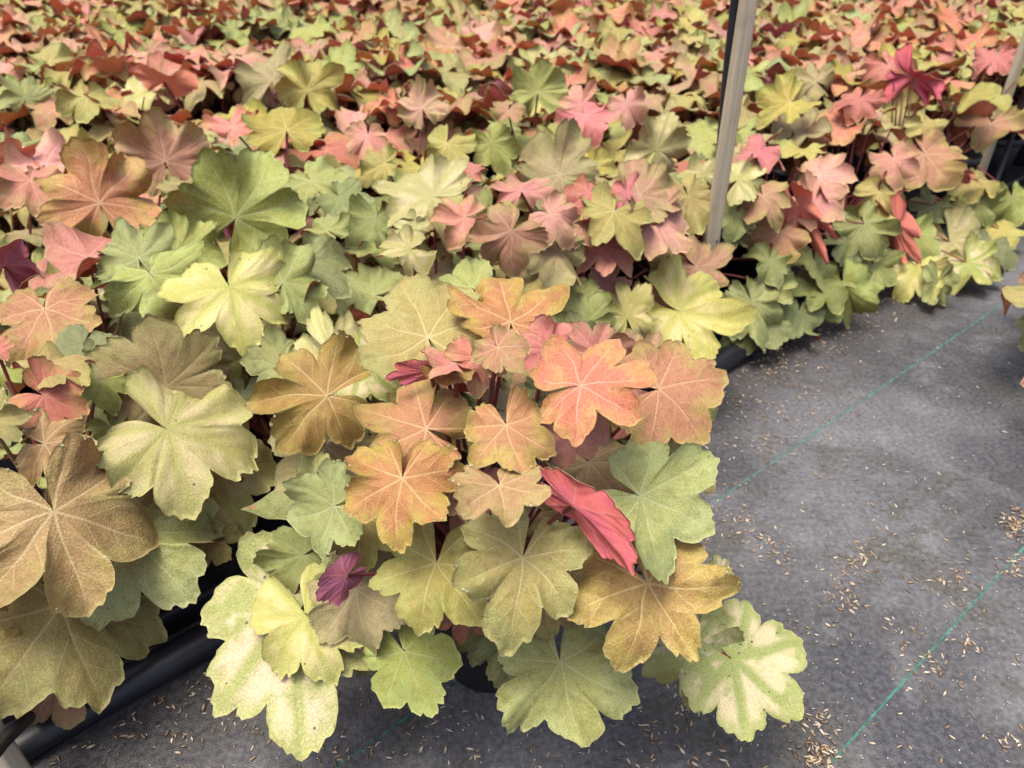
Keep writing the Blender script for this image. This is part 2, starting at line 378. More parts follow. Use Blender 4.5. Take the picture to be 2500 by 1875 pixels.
# ------------------------------------------------------------------ the setting: ground
def ground_material():
    k = NT('woven_ground_fabric'); tc = k.node('ShaderNodeTexCoord').outputs['Object']
    mp = k.node('ShaderNodeMapping', {'Vector': tc, 'Rotation': (0, 0, -math.atan2(BD[1], BD[0]))}).outputs[0]
    sx = k.node('ShaderNodeSeparateXYZ', {0: mp}); x, y, _ = sx.outputs
    big = k.noise(tc, 3.2, 5, 0.6, 0.4); mid = k.noise(tc, 14.0, 5, 0.65); fine = k.noise(tc, 160.0, 4, 0.7); vf = k.noise(tc, 700.0, 2, 0.6)
    warp = k.math('MULTIPLY', k.math('SUBTRACT', mid, 0.5), 0.002)
    wx = k.math('SINE', k.math('MULTIPLY', k.math('ADD', x, warp), 2 * math.pi / 0.0026))
    wy = k.math('SINE', k.math('MULTIPLY', k.math('ADD', y, warp), 2 * math.pi / 0.0036))
    weave = k.math('MULTIPLY', wx, wy)
    clean = srgb(90, 91, 95); dark = srgb(54, 55, 58); dust = srgb(116, 117, 120); moss = srgb(60, 60, 50)
    col = k.mix(k.ss(big, 0.40, 0.60), dark, clean)
    col = k.mix(k.ss(mid, 0.46, 0.75, 0, 0.7), col, dust)
    col = k.mix(k.math('MULTIPLY', k.ss(k.noise(tc, 7.0, 5, 0.7, 0.8), 0.50, 0.64), 0.8), col, moss)
    # damp stains with soft outlines
    for (px, py, rr, am) in ((2100, 1640, 0.055, 0.75), (2290, 1840, 0.075, 0.7), (2470, 1130, 0.10, 0.6), (1760, 1130, 0.05, 0.5), (2330, 1560, 0.04, 0.3)):
        g = on_z(px, py)
        dv = k.node('ShaderNodeVectorMath', {0: tc, 1: tuple(g)}, operation='DISTANCE').outputs['Value']
        dv = k.math('ADD', dv, k.math('MULTIPLY', k.math('SUBTRACT', mid, 0.5), 0.05))
        col = k.mix(k.math('MULTIPLY', k.ss(dv, rr * 1.1, rr * 0.5), min(1, am * 1.25)), col, srgb(46, 48, 56))
    # soil and painted-in foliage shade darkening the fabric along the bed's edge
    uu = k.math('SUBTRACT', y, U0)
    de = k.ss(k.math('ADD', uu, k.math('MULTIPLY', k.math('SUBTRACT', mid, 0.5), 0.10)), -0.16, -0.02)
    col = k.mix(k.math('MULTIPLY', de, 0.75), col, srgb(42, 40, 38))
    col = k.mix(k.ss(fine, 0.30, 0.72), k.mix(0.42, col, (0.25, 0.25, 0.26), 'MULTIPLY'), k.mix(0.07, col, (0.8, 0.8, 0.8)))
    col = k.mix(k.ss(weave, -0.3, 0.9, 0.0, 0.55), col, k.mix(0.6, col, (0.1, 0.1, 0.11), 'MULTIPLY'))
    col = k.mix(k.ss(vf, 0.66, 0.74, 0, 0.35), col, (0.45, 0.44, 0.42))
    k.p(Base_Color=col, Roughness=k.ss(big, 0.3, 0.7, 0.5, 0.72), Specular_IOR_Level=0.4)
    hh = k.math('ADD', k.math('MULTIPLY', weave, 0.35), k.math('MULTIPLY', fine, 1.4))
    k.p(Normal=k.bump(hh, 0.45, 0.0012))
    return k.m
g = link('ground', mesh('ground', [(-30, -30, 0), (30, -30, 0), (30, 30, 0), (-30, 30, 0)], [(0, 1, 2, 3)], False), mats=[ground_material()])
tag(g, 'dark woven ground cover fabric littered with chaff', kind='structure')
# green marker threads woven into the fabric: rows of small stitches
M_GREEN = simple('green_thread', srgb(48, 108, 96), 0.55, 0.4, 90, 0.45, 0.4, 700)
def stitches(u):
    V = []; F = []; R = random.Random(int(abs(u) * 1000))
    s = -0.6
    while s < 3.2:
        for c in (-1, 0, 1):
            if R.random() < 0.12 + 0.25 * (math.sin(s * 9.0 + u * 30) > 0.55): continue
            cu = u + c * 0.0007 + R.uniform(-.0002, .0002) + 0.0015 * math.sin(s * 3.1); cs = s + (0.0012 if c == 0 else 0) + R.uniform(-.0003, .0003)
            w, l, z = 0.00052, 0.0010, 0.0011 + R.uniform(-.0003, .0002); b = len(V)
            for ds, du, dz in ((-l, -w, -0.0012), (l, -w, -0.0012), (l, w, -0.0012), (-l, w, -0.0012), (-l * .5, 0, 0), (l * .5, 0, 0)):
                V.append(bed(cs + ds, cu + du, z + dz))
            F += [(b, b + 1, b + 5, b + 4), (b + 2, b + 3, b + 4, b + 5), (b + 1, b + 2, b + 5), (b + 3, b, b + 4)]
        s += 0.0024
    return V, F
for u in (-0.181, -0.476, -0.771):
    V, F = stitches(u)
    o = link('marker_thread', mesh('marker_thread', V, F), g, [M_GREEN]); o['kind'] = 'stuff'

# black edging of the bed: a rolled lip outside, a thin lip inside
def sweep(prof, s0, s1, n, wob=0.0):
    V = []; F = []; R = random.Random(3); k = len(prof)
    for i in range(n + 1):
        s = s0 + (s1 - s0) * i / n
        du = wob * (math.sin(s * 5.1) + 0.6 * math.sin(s * 11.7 + 1)); dz = 1 + 0.06 * math.sin(s * 7.3 + .5)
        for (u, z) in prof: V.append(bed(s, u + du, z * dz))
    for i in range(n):
        for j in range(k - 1):
            F.append((i * k + j, (i + 1) * k + j, (i + 1) * k + j + 1, i * k + j + 1))
    return V, F
E = bpy.data.objects.new('bed_edging', None); COL.objects.link(E)
tag(E, 'black plastic edging with rolled lip along the front of the plant bed', 'edging')
pr = [(0.020 + 0.019 * math.cos(a), 0.016 + 0.017 * math.sin(a)) for a in np.linspace(math.radians(235), math.radians(-45), 15)]
pr = [(0.004, -0.002)] + pr
V, F = sweep(pr, -0.9, 3.4, 90, 0.002); link('rolled_lip', mesh('rolled_lip', V, F), E, [M_EDGE])
pr = [(0.066, -0.002), (0.067, 0.026), (0.070, 0.030), (0.0735, 0.0285), (0.075, -0.002)]
V, F = sweep(pr, -0.9, 3.4, 60, 0.002); link('inner_lip', mesh('inner_lip', V, F), E, [M_EDGE])
bf = link('bed_floor', mesh('bed_floor', [bed(-3.5, 0.0745, 0.004), bed(6, 0.0745, 0.004), bed(6, 7, 0.004), bed(-3.5, 7, 0.004)], [(0, 1, 2, 3)], False), mats=[simple('bed_floor_fabric', (0.014, 0.014, 0.015), 0.8, 0.3, 30, 0.5, 0.5, 150)])
tag(bf, 'black fabric floor under the massed plants', kind='structure')

# ------------------------------------------------------------------ pots, crowns and the plants
pot_prof = [(0.0, 0.003), (0.052, 0.002), (0.055, 0.006), (0.066, 0.104), (0.066, 0.106), (0.0705, 0.107), (0.0715, 0.124), (0.0690, 0.1245), (0.0675, 0.120), (0.0660, 0.098)]
V, F = lathe(pot_prof, 28); POT = mesh('pot', V, F, True, [M_POT])
R = random.Random(11); V = [(0, 0, 0.112)]; F = []
for i in range(1, 6):
    for k in range(20):
        w = 2 * math.pi * k / 20; r = 0.0665 * i / 5
        V.append((r * math.cos(w), r * math.sin(w), 0.104 + (R.uniform(-.003, .005) if i < 5 else -0.002)))
for k in range(20): F.append((0, 1 + k, 1 + (k + 1) % 20))
for i in range(4):
    for k in range(20): F.append((1 + i * 20 + k, 1 + (i + 1) * 20 + k, 1 + (i + 1) * 20 + (k + 1) % 20, 1 + i * 20 + (k + 1) % 20))
SOIL = mesh('soil', V, F, True, [M_SOIL])
def potted(p, label, group=None):
    e = bpy.data.objects.new('potted_heuchera', None); COL.objects.link(e); e.location = p
    tag(e, label, 'plant', group)
    return e
def add_pot(e):
    link('pot', POT, e); link('soil', SOIL, e)

def petiole_pts(crown, J, n, y, R):
    J = np.asarray(J); crown = np.asarray(crown)
    mid = crown * 0.45 + J * 0.55 + np.array([0, 0, 0.02 + 0.25 * max(0, 0.08 - abs(J[2] - crown[2]))])
    mid = mid - nrm(n) * 0.02
    return bez(crown, mid, J - nrm(n) * 0.0008, 9)

def n_cam(px, py, r, u, t):
    d = ray(px, py); rr = nrm(np.cross(d, [0, 0, 1])); uu = np.cross(rr, d)
    return nrm(r * rr + u * uu - t * d)

HERO_N = [0]; POSED = []
M_DROP = NT('water_drop'); M_DROP.p(Base_Color=(0.85, 0.82, 0.55), Roughness=0.04, Transmission_Weight=0.85, IOR=1.33, Specular_IOR_Level=0.6); M_DROP = M_DROP.m
def hero(plant, crown, spec, hit, seed):
    Jx, Jy, Tx, Ty, cls, o = spec
    R = random.Random(seed)
    p, gn = hit(Jx, Jy)
    d = ray(Jx, Jy); lay = o.get('lay', 0.0)
    p = p + d * lay
    if p[2] < 0.015: p = p - d * ((0.015 - p[2]) / -d[2])
    far = sstep(900, 300, Jy) if hit is hit_bed else 0.0
    if 'n' in o:
        a, b, c = o['n']; n = n_cam(Jx, Jy, a + R.gauss(0, .10), b + (0.22 * far if c > 0 else 0) + R.gauss(0, .08), c)
    else:
        n = nrm(0.55 * gn + 0.40 * np.array([0, 0, 1.0]) - 0.60 * d + np.array([R.gauss(0, .16), R.gauss(0, .16), R.gauss(0, .12)]))
    dt = ray(Tx, Ty); den = dt @ n
    if abs(den) < 0.12: den = math.copysign(0.12, den)
    T = CAM + dt * (((p - CAM) @ n) / den)
    L = float(np.linalg.norm(T - p)); L = min(max(L, 0.018), 0.105) * o.get('k', 1.0) * (1.02 if hit is hit_plant else 1.0); L = o.get('L', L)
    kw = dict(cup=R.uniform(-0.12, 0.08), fold=R.choice((-1, 1, 1)) * R.uniform(0, 0.24), wave=R.uniform(0.15, 0.27) * (1 + 0.4 * far), droop=R.uniform(0.0, 0.16), cut=R.uniform(0.3, 0.75), curl=R.uniform(-0.02, 0.05), teeth=R.uniform(0.8, 1.2))
    for q in ('cup', 'fold', 'wave', 'droop', 'cut', 'curl', 'side'):
        if q in o: kw[q] = o[q]
    hp = proj(p); tp = proj(p + (T - p) / np.linalg.norm(T - p) * L); POSED.append((hp[0] * .75 + tp[0] * .25, hp[1] * .75 + tp[1] * .25, 0.8 * L * FPX / hp[2], p, n))
    me, rim, th = leaf_mesh('leaf', seed * 13 + 5, m=12, rings=12, **kw)
    base = np.array(plant.location)
    M = frame(p - base, T - p, n, L, o.get('w', 1.0))
    lf = leaf_object(me, plant, M, cls, o.get('u', 'red'))
    # its own stalk, as a piece of the leaf
    Mi = M.inverted()
    pts = petiole_pts(crown - base, p - base, n, T - p, R)
    loc = [np.array(Mi @ Vector(q)) for q in pts]
    V, F = tube(loc, [0.0026 / L * (1.0 - 0.4 * i / 8) for i in range(9)], 6)
    link('petiole', mesh('petiole', V, F), lf, [M_PETIOLE if R.random() < 0.8 else M_PETG])
    if o.get('drops'):
        V = []; F = []
        for j in range(2, len(rim) - 2):
            if R.random() < o['drops']:
                c = rim[j] * 0.965; rr = R.uniform(0.010, 0.022) * 0.07 / L
                b = len(V); c = c + np.array([0, 0, rr * 0.15])
                for a in range(4):
                    for q in range(8):
                        el = math.pi / 2 * a / 4 - 0.25; w = 2 * math.pi * q / 8
                        V.append(c + rr * np.array([math.cos(el) * math.cos(w) * R.uniform(.95, 1.05), math.cos(el) * math.sin(w), 0.7 * math.sin(el)]))
                V.append(c + np.array([0, 0, 0.7 * rr]))
                for a in range(3):
                    for q in range(8): F.append((b + a * 8 + q, b + a * 8 + (q + 1) % 8, b + a * 8 + 8 + (q + 1) % 8, b + a * 8 + 8 + q))
                for q in range(8): F.append((b + 24 + q, b + 24 + (q + 1) % 8, b + 32))
                F.append(tuple(b + q for q in reversed(range(8))))
        if V:
            w = link('water_drops', mesh('water_drops', V, F), lf, [M_DROP]); w['kind'] = 'stuff'
    HERO_N[0] += 1
    return lf, p
def covers(W):
    # does a leaf with world matrix W grow through or over one of the posed leaves
    for (a, b) in ((0, 0), (0, .5), (0, .95), (.75, .2), (-.75, .2), (.5, -.5), (-.5, -.5), (.55, .7), (-.55, .7)):
        q = np.array(W @ Vector((a, b, 0))); x, y, dep = proj(q)
        for (hx, hy, hr, p, n) in POSED:
            if (x - hx) ** 2 + (y - hy) ** 2 < hr * hr:
                d = ray(x, y); den = d @ n
                if abs(den) < .15: continue
                if np.linalg.norm(q - CAM) < ((p - CAM) @ n) / den + 0.006: return True
    return False
def D(**k): return k
BK = (0, 0.9, -0.35)
# ---- foreground plant: (junction x, y, tip x, y, colour, options)
FG = [
 (982,1167, 955,1345,'amber',D(lay=-.03,drops=.10,droop=.06,cut=.45)), (1236,1037,1262,1170,'amber',D(lay=-.025,drops=.06,cut=.4)),
 (1041,1047, 880,985,'amber',D(lay=-.005,drops=.07)), (1045,824, 975,690,'lime',D(lay=.0,k=1.08,cut=.25,wave=.07)),
 (1247,786,1228,645,'amber',D(lay=-.015,cut=.6)), (1215,849,1275,905,'amber',D(lay=-.05,n=(0,.55,.75),wave=.16)),
 (1162,874,1168,968,'coral',D(lay=-.03,n=(0,.3,.9))), (1112,885,1050,838,'coral',D(lay=-.03,n=(.3,.75,.4),wave=.2)),
 (1088,900,1075,950,'gold',D(lay=-.02,n=(0,.7,.6),cup=.4)), (1418,942,1600,905,'coral',D(lay=-.05,n=(-.1,.5,.8),cut=.9,wave=.13)),
 (1456,860,1480,775,'coral',D(lay=-.02,n=(0,.2,.9),w=1.1)), (1337,855,1318,768,'hot',D(lay=-.01,n=(.2,.1,.9))),
 (1608,950,1776,925,'tan',D(lay=-.005,n=(.2,.3,.85),k=1.05,cut=.35,wave=.07,drops=.05)), (1394,1045,1455,1127,'rose',D(lay=.0,n=(-.1,.25,.9))),
 (1219,1186,1240,1268,'gold',D(lay=-.045,n=(0,.68,.72),wave=.15,w=1.2,k=1.1,cut=.2,drops=.05)), (1400,1235,1530,1345,'coral',D(lay=-.045,n=(.40,.42,-.80),u='red',fold=-.25,wave=.03,w=.36,L=.056,cut=.0)),
 (1563,1212,1750,1300,'green',D(lay=-.01,n=(.15,.35,.85),cut=.7)), (1440,1130,1540,1230,'olive',D(lay=.05)),
 (1640,1060,1682,1130,'green',D(lay=.05)), (1700,985,1758,1012,'green',D(lay=.03)),
 (1065,1375,1000,1560,'lime',D(lay=-.015,n=(-.1,.1,.95),drops=.08,cut=.45)), (1276,1363,1240,1566,'lime',D(lay=-.03,n=(0,.15,.95),drops=.10,cut=.6)),
 (1581,1424,1725,1640,'gold',D(lay=-.03,n=(.1,.15,.95),drops=.20,cut=.5)), (1785,1607,1958,1720,'pale',D(lay=.02,n=(.15,.35,.9),k=1.08,cut=.4,wave=.08,fold=.03,droop=.1)),
 (1368,1615,1425,1830,'green',D(lay=.0,n=(.05,.05,.97),drops=.05,cut=.4)), (1325,1440,1345,1580,'olive',D(lay=.03)),
 (1420,1390,1465,1530,'olive',D(lay=.03)), (1255,1545,1225,1680,'deep',D(lay=.05)), (1195,1550,1150,1640,'deep',D(lay=.06)),
 (985,1590,1062,1745,'green',D(lay=.01,n=(0,.1,.95),cut=.15,wave=.05,k=.95,w=.85)), (725,1501, 515,1712,'pale',D(lay=.01,n=(-.15,.25,.92),k=1.08,cut=.45,wave=.10,w=1.0)),
 (745,1501, 812,1690,'cream',D(lay=.0,n=(-.1,.1,.95),cut=.3,w=.82,fold=.05,wave=.08)), (846,1405, 770,1470,'deep',D(lay=-.012,n=(-.3,.35,-.85),u='mag',w=.7,wave=.02,cut=.0,k=1.0)),
 (870,1440, 885,1605,'olive',D(lay=.02,drops=.06)), (880,1270, 868,1405,'lime',D(lay=.03)), (815,1235, 695,1285,'green',D(lay=.0,drops=.06)),
 (770,1150, 720,1120,'green',D(lay=.01)),
 (790,1085, 660,1190,'olive',D(lay=.04,drops=.08)), (740,1355, 625,1385,'deep',D(lay=.05)), (799,967, 605,985,'gold',D(lay=-.01,n=(-.1,.2,.95),drops=.12,cut=.5)),
 (830,880, 748,750,'cream',D(lay=.04,n=(-.2,-.1,.9),wave=.16,w=.8)), (690,900, 600,985,'green',D(lay=.06,n=(-.3,.4,.8))), (880,880, 945,950,'pale',D(lay=.06)),
 (1050,905, 915,912,'lime',D(lay=-.02,n=(0,.56,-.8),u='red',wave=.06,w=.30,k=.85,cut=.2)), (1580,880,1605,815,'tan',D(lay=.02)),
 (1150,1230,1175,1310,'rose',D(lay=.04)), (1130,1215,1140,1262,'amber',D(lay=.01)), (1120,1490,1190,1545,'dry',D(lay=.03,wave=.25)),
 (1530,1280,1490,1410,'olive',D(lay=.06)), (1750,1400,1802,1420,'pale',D(lay=.05)), (1330,960,1340,900,'deep',D(lay=.05)), (1400,830,1420,760,'deep',D(lay=.08)),
 (1150,700,1110,650,'green',D(lay=.08)), (1480,1330,1450,1440,'deep',D(lay=.08)), (1640,1480,1600,1560,'pale',D(lay=.06)), (1690,1580,1672,1740,'pale',D(lay=.05)),
 (700,1480, 690,1390,'deep',D(lay=.07)), (1085,1190,1060,1250,'olive',D(lay=.06)), (935,1420,900,1330,'olive',D(lay=.06)), (1180,1180,1185,1130,'rose',D(lay=.07)),
 (1300,1250,1330,1320,'olive',D(lay=.08)), (1000,1480,960,1500,'deep',D(lay=.07)), (1560,1080,1600,1130,'deep',D(lay=.08)), (880,1600,905,1650,'green',D(lay=.08)),
]
fgp = potted((PC[0] - 0.02, PC[1], 0), 'large potted heuchera with caramel and lime leaves standing alone in front of the bed')
add_pot(fgp)
CR = np.array(fgp.location) + [0, 0, 0.115]
sizes = []
for i, sp in enumerate(FG):
    lf, p = hero(fgp, CR + np.array([random.uniform(-.025, .025), random.uniform(-.02, .02), 0]), sp, hit_plant, 100 + i)
    sizes.append(lf.matrix_local.to_scale()[1])
# short woody crown in the middle of the pot
V, F = tube([(0, 0, 0.10), (0.004, 0.002, 0.125), (0.0, 0.004, 0.15)], [0.022, 0.018, 0.010], 10); link('crown', mesh('crown', V, F), fgp, [M_PETIOLE])
print('FG leaf length cm', [round(x * 100, 1) for x in sizes])

# ---- leaves in the bed, near side
BEDL = [
 # left front
 (110,755,150,868,'amber',D(lay=-.02,drops=.08)), (108,1084,252,1085,'gold',D(lay=-.02,drops=.10)), (132,1248,238,1505,'gold',D(lay=-.05,n=(0,.15,.95),drops=.10,cut=.7)),
 (153,1475,262,1768,'lime',D(lay=.0,n=(.05,.1,.95),cut=.4,wave=.06)), (316,1301,488,1488,'green',D(lay=.0,n=(.1,.2,.95),cut=.45)), (409,1047,610,1130,'cream',D(lay=-.01,n=(.1,.35,.9),k=1.1)),
 (505,1120,622,1298,'cream',D(lay=.03,n=(.1,.2,.95),w=.8)), (408,945,362,762,'olive',D(lay=.02,n=(0,-.1,.95),cut=.3,wave=.06)), (560,700,630,858,'cream',D(lay=.0,n=(.1,.35,.9),wave=.14)),
 (338,630,300,520,'green',D(lay=-.04,n=(0,.35,.9))), (365,668,400,772,'green',D(lay=-.02,n=(0,.5,.8),w=1.3)), (430,610,560,640,'green',D(lay=.0,n=(.1,.3,.9))),
 (108,966,231,1002,'coral',D(lay=-.01,n=(.1,.3,.9),cut=.2)), (120,890,235,935,'olive',D(lay=.0,n=(.3,.80,.4),L=.05,w=.7)), (245,930,275,1005,'green',D(lay=.03)), (205,840,165,910,'deep',D(lay=.03)),
 (250,870,320,850,'deep',D(lay=.04)),
 (215,630,110,605,'coral',D(lay=-.02,n=(0,.9,.35),wave=.22)), (185,672,140,645,'lime',D(lay=.0,n=(0,.7,.45))), (10,650,30,575,'coral',D(lay=-.03,n=(.2,.5,-.8),u='mag')),
 (-30,1030,72,1000,'lime',D(lay=-.03,drops=.15)), (-25,1430,72,1440,'gold',D(lay=-.01)), (150,1670,172,1788,'tan',D(lay=.03)), (310,1370,378,1440,'olive',D(lay=.03)), (505,1310,565,1368,'olive',D(lay=.03)),
 (268,1040,300,1095,'green',D(lay=.04)), (-10,850,22,880,'coral',D(lay=-.01)), (-20,1600,5,1690,'gold',D(lay=.0)), (20,1290,0,1180,'olive',D(lay=.05)),
 # upper left
 (403,395,372,243,'tan',D(lay=-.04,n=(0,.0,.97),cut=.55)), (244,496,200,335,'amber',D(lay=-.05,n=(0,.05,.97),cut=.6)), (574,533,662,368,'green',D(lay=.02,n=(0,-.1,.95),cut=.3)),
 (700,318,690,238,'lime',D(lay=-.03,n=(0,.4,.85),w=1.25,wave=.2)), (565,312,590,262,'pink',D(lay=-.01,n=(0,.6,.7),w=1.2)), (752,222,765,125,'lime',D(lay=.0,n=(0,.15,.95))), (665,195,690,100,'olive',D(lay=.02)),
 (400,200,410,150,'rose',D(lay=-.03,n=(0,.56,-.8),u='rust',w=1.9,k=.8)), (75,440,105,512,'coral',D(lay=-.02,n=(0,.45,.85))), (215,235,205,285,'lime',D(lay=-.02,n=(0,.6,.75),w=1.2)),
 (60,240,72,180,'green',D(lay=.0,n=(0,.1,.95))), (40,360,50,310,'green',D(lay=.02)), (20,400,90,350,'coral',D(lay=.0,n=(.2,.5,-.8),u='rust',w=.7)), (110,400,160,330,'pink',D(lay=.01)),
 (690,690,755,590,'green',D(lay=.03,n=(0,.2,.95))), (740,650,760,760,'deep',D(lay=.06)), (760,440,830,500,'green',D(lay=.04)), (800,560,760,520,'green',D(lay=.05)), (830,480,880,530,'deep',D(lay=.06)),
 (500,540,460,560,'lime',D(lay=.03,n=(0,.6,.7))), (540,520,600,570,'rose',D(lay=.04,n=(.3,.4,-.8),u='mag',w=.6)), (440,470,490,430,'olive',D(lay=.05)),
 # centre
 (1247,565,1190,640,'amber',D(lay=-.05,n=(0,.1,.97),k=1.15,cut=.45)), (1341,525,1390,572,'pink',D(lay=-.03,n=(0,.35,.9),k=1.2)), (1274,466,1265,425,'pink',D(lay=-.02,n=(0,.45,.85),w=1.5,k=1.2)),
 (1560,475,1640,395,'tan',D(lay=-.02,n=(0,.15,.95),cut=.2)), (1060,480,897,456,'cream',D(lay=-.02,n=(0,.5,.82))), (1090,350,1064,408,'lime',D(lay=.0,n=(-.1,.5,.82),k=1.15)), (1370,427,1282,325,'olive',D(lay=-.01,n=(0,.2,.95))),
 (898,330,894,392,'pink',D(lay=-.02,n=(0,.4,.9))), (1032,264,1008,190,'tan',D(lay=-.02,n=(0,.2,.95))), (1313,226,1308,138,'green',D(lay=-.02,n=(0,.15,.95),w=1.1)), (1418,256,1396,200,'pink',D(lay=-.02,n=(0,.3,.9))),
 (1528,252,1535,312,'pink',D(lay=-.02,n=(0,.4,.9))), (1600,368,1655,270,'cream',D(lay=.0,n=(0,-.1,.95),w=.8)), (1600,530,1680,630,'pink',D(lay=-.03,n=(.3,.4,.8),w=.8)), (1530,470,1562,530,'hot',D(lay=-.01)),
 (1500,515,1450,590,'lime',D(lay=-.02,n=(0,.6,.75))), (1680,480,1720,570,'olive',D(lay=.02)), (1135,530,1050,545,'pink',D(lay=-.01,n=(0,.4,.9))), (1010,560,960,540,'cream',D(lay=.02)), (1000,610,920,640,'cream',D(lay=.01,n=(0,.4,.9))),
 (920,530,900,600,'deep',D(lay=.05)), (1365,610,1360,705,'olive',D(lay=.0)), (1420,560,1440,620,'tan',D(lay=.0)), (1480,600,1470,680,'rose',D(lay=.01)), (1440,470,1400,520,'rose',D(lay=.01)), (1450,410,1430,360,'lime',D(lay=.02)),
 (1658,760,1850,822,'cream',D(lay=-.02,n=(.15,.35,.9),cut=.75,k=1.0)), (1530,775,1518,665,'cream',D(lay=.0,n=(0,0,.97),w=.75)), (1600,790,1560,650,'tan',D(lay=.03)), (1430,790,1400,705,'green',D(lay=.0,n=(0,.0,.97),w=1.2)),
 (1425,720,1410,668,'green',D(lay=.03)), (1700,650,1795,700,'tan',D(lay=.0,n=(.2,.4,.85))), (1835,735,1875,850,'green',D(lay=.03,n=(.3,.1,.9),w=.7)), (1150,420,1180,390,'rose',D(lay=.03)), (1480,710,1500,640,'rose',D(lay=.05)),
 (940,400,880,420,'lime',D(lay=.03)), (1200,350,1230,420,'green',D(lay=.03,n=(0,.0,.95))), (1240,270,1220,310,'tan',D(lay=.0,n=(0,.6,.7))), (1430,280,1470,330,'hot',D(lay=.0,n=(0,.6,.7),w=1.2)),
 # right
 (1862,477,1902,545,'tan',D(lay=-.02,n=(.1,.3,.92))), (1975,485,2055,525,'pink',D(lay=-.02,n=(.1,.3,.92))), (1997,430,2106,426,'pink',D(lay=-.02,n=(0,.5,.8))), (2182,388,2192,440,'pink',D(lay=-.02,n=(0,.35,.9),k=1.2)),
 (2258,375,2325,455,'tan',D(lay=-.01,n=(.1,.35,.9))), (2098,240,2080,288,'rose',D(lay=-.02,n=(0,.4,.9),k=1.2)), (2258,304,2308,346,'lime',D(lay=.0)), (1930,250,1860,290,'lime',D(lay=.0,n=(.1,.5,.8))), (1850,370,1930,390,'hot',D(lay=.0,n=(0,.75,.5))),
 (1990,200,1940,180,'olive',D(lay=.0,n=(0,.2,.9),k=1.3)), (2420,300,2400,345,'tan',D(lay=-.02,n=(0,.65,.7),w=1.5)), (2320,590,2388,690,'cream',D(lay=-.01,n=(.2,.3,.9))), (2390,490,2370,560,'green',D(lay=.0)), (2110,545,2152,622,'green',D(lay=.0,n=(.1,.2,.95))),
 (1880,635,1900,700,'green',D(lay=.0)), (1990,640,2010,710,'green',D(lay=.01)), (1905,565,1862,640,'tan',D(lay=.0)), (1950,505,1995,605,'rose',D(lay=-.02,n=(-.3,.45,-.8),u='rust',w=.42)), (2190,545,2255,655,'rose',D(lay=-.03,n=(-.3,.45,-.8),u='rust',w=.36)),
 (2150,470,2165,545,'lime',D(lay=.0)), (2230,570,2260,640,'green',D(lay=.02)), (1885,705,1890,775,'green',D(lay=.02,n=(0,.1,.95))), (2000,700,1985,768,'deep',D(lay=.02)), (2060,700,2082,812,'green',D(lay=.0,n=(.2,.0,.95),w=.7)), (2235,650,2190,742,'cream',D(lay=-.01,n=(.1,.3,.9),w=.9)),
 (2290,690,2280,775,'green',D(lay=.0,n=(.4,.1,.85),w=.6)), (2360,640,2415,715,'pale',D(lay=.0)), (2430,600,2450,660,'deep',D(lay=.02)), (2440,560,2470,600,'lime',D(lay=.01)), (2130,650,2140,730,'green',D(lay=.03)), (1950,760,1930,830,'deep',D(lay=.04)), (1850,800,1830,700,'deep',D(lay=.05)),
 (2340,420,2400,450,'rose',D(lay=.02,n=(0,.5,-.8),u='rust',w=.45)), (2370,440,2380,500,'olive',D(lay=.02)), (2470,480,2490,560,'green',D(lay=.03)), (2280,500,2240,540,'deep',D(lay=.03)), (2070,590,2040,640,'deep',D(lay=.05)), (1790,560,1830,600,'deep',D(lay=.05)), (1640,600,1600,660,'olive',D(lay=.06)),
 (1720,430,1690,380,'cream',D(lay=.03)), (1800,440,1860,390,'cream',D(lay=.01)), (1800,520,1790,590,'green',D(lay=.03)),
 (2230,190,2320,255,'hot',D(lay=-.03,n=(.2,.5,-.8),u='red',w=.45)), (2170,160,2210,200,'coral',D(lay=-.02,n=(0,.5,.8),k=1.3)), (2430,140,2420,180,'hot',D(lay=-.03,n=(0,.4,.9),k=1.3)),
]
# grid of pots in the bed
plants = []
SPC = 0.25
rows = int(4.3 / (SPC * 0.866))
for r in range(rows):
    for c in range(-14, 26):
        s = (c + (0.5 if r % 2 else 0.0)) * SPC + random.uniform(-.012, .012); u = 0.155 + r * SPC * 0.866 + random.uniform(-.012, .012)
        p = bed(s, u)
        x, y, dep = proj(p + np.array([0, 0, 0.25]))
        if dep < 0.3 or p[1] > 4.0 or x < -330 or x > 2780 or y > 2250: continue
        plants.append(dict(p=p, row=r, col=c, px=x, py=y, heroes=[]))
for i, sp in enumerate(BEDL):
    p, _ = hit_bed(sp[0], sp[1]); p = p + ray(sp[0], sp[1]) * sp[5].get('lay', 0)
    best = min(plants, key=lambda q: np.linalg.norm((q['p'] - p)[:2]))
    best['heroes'].append((i, sp))

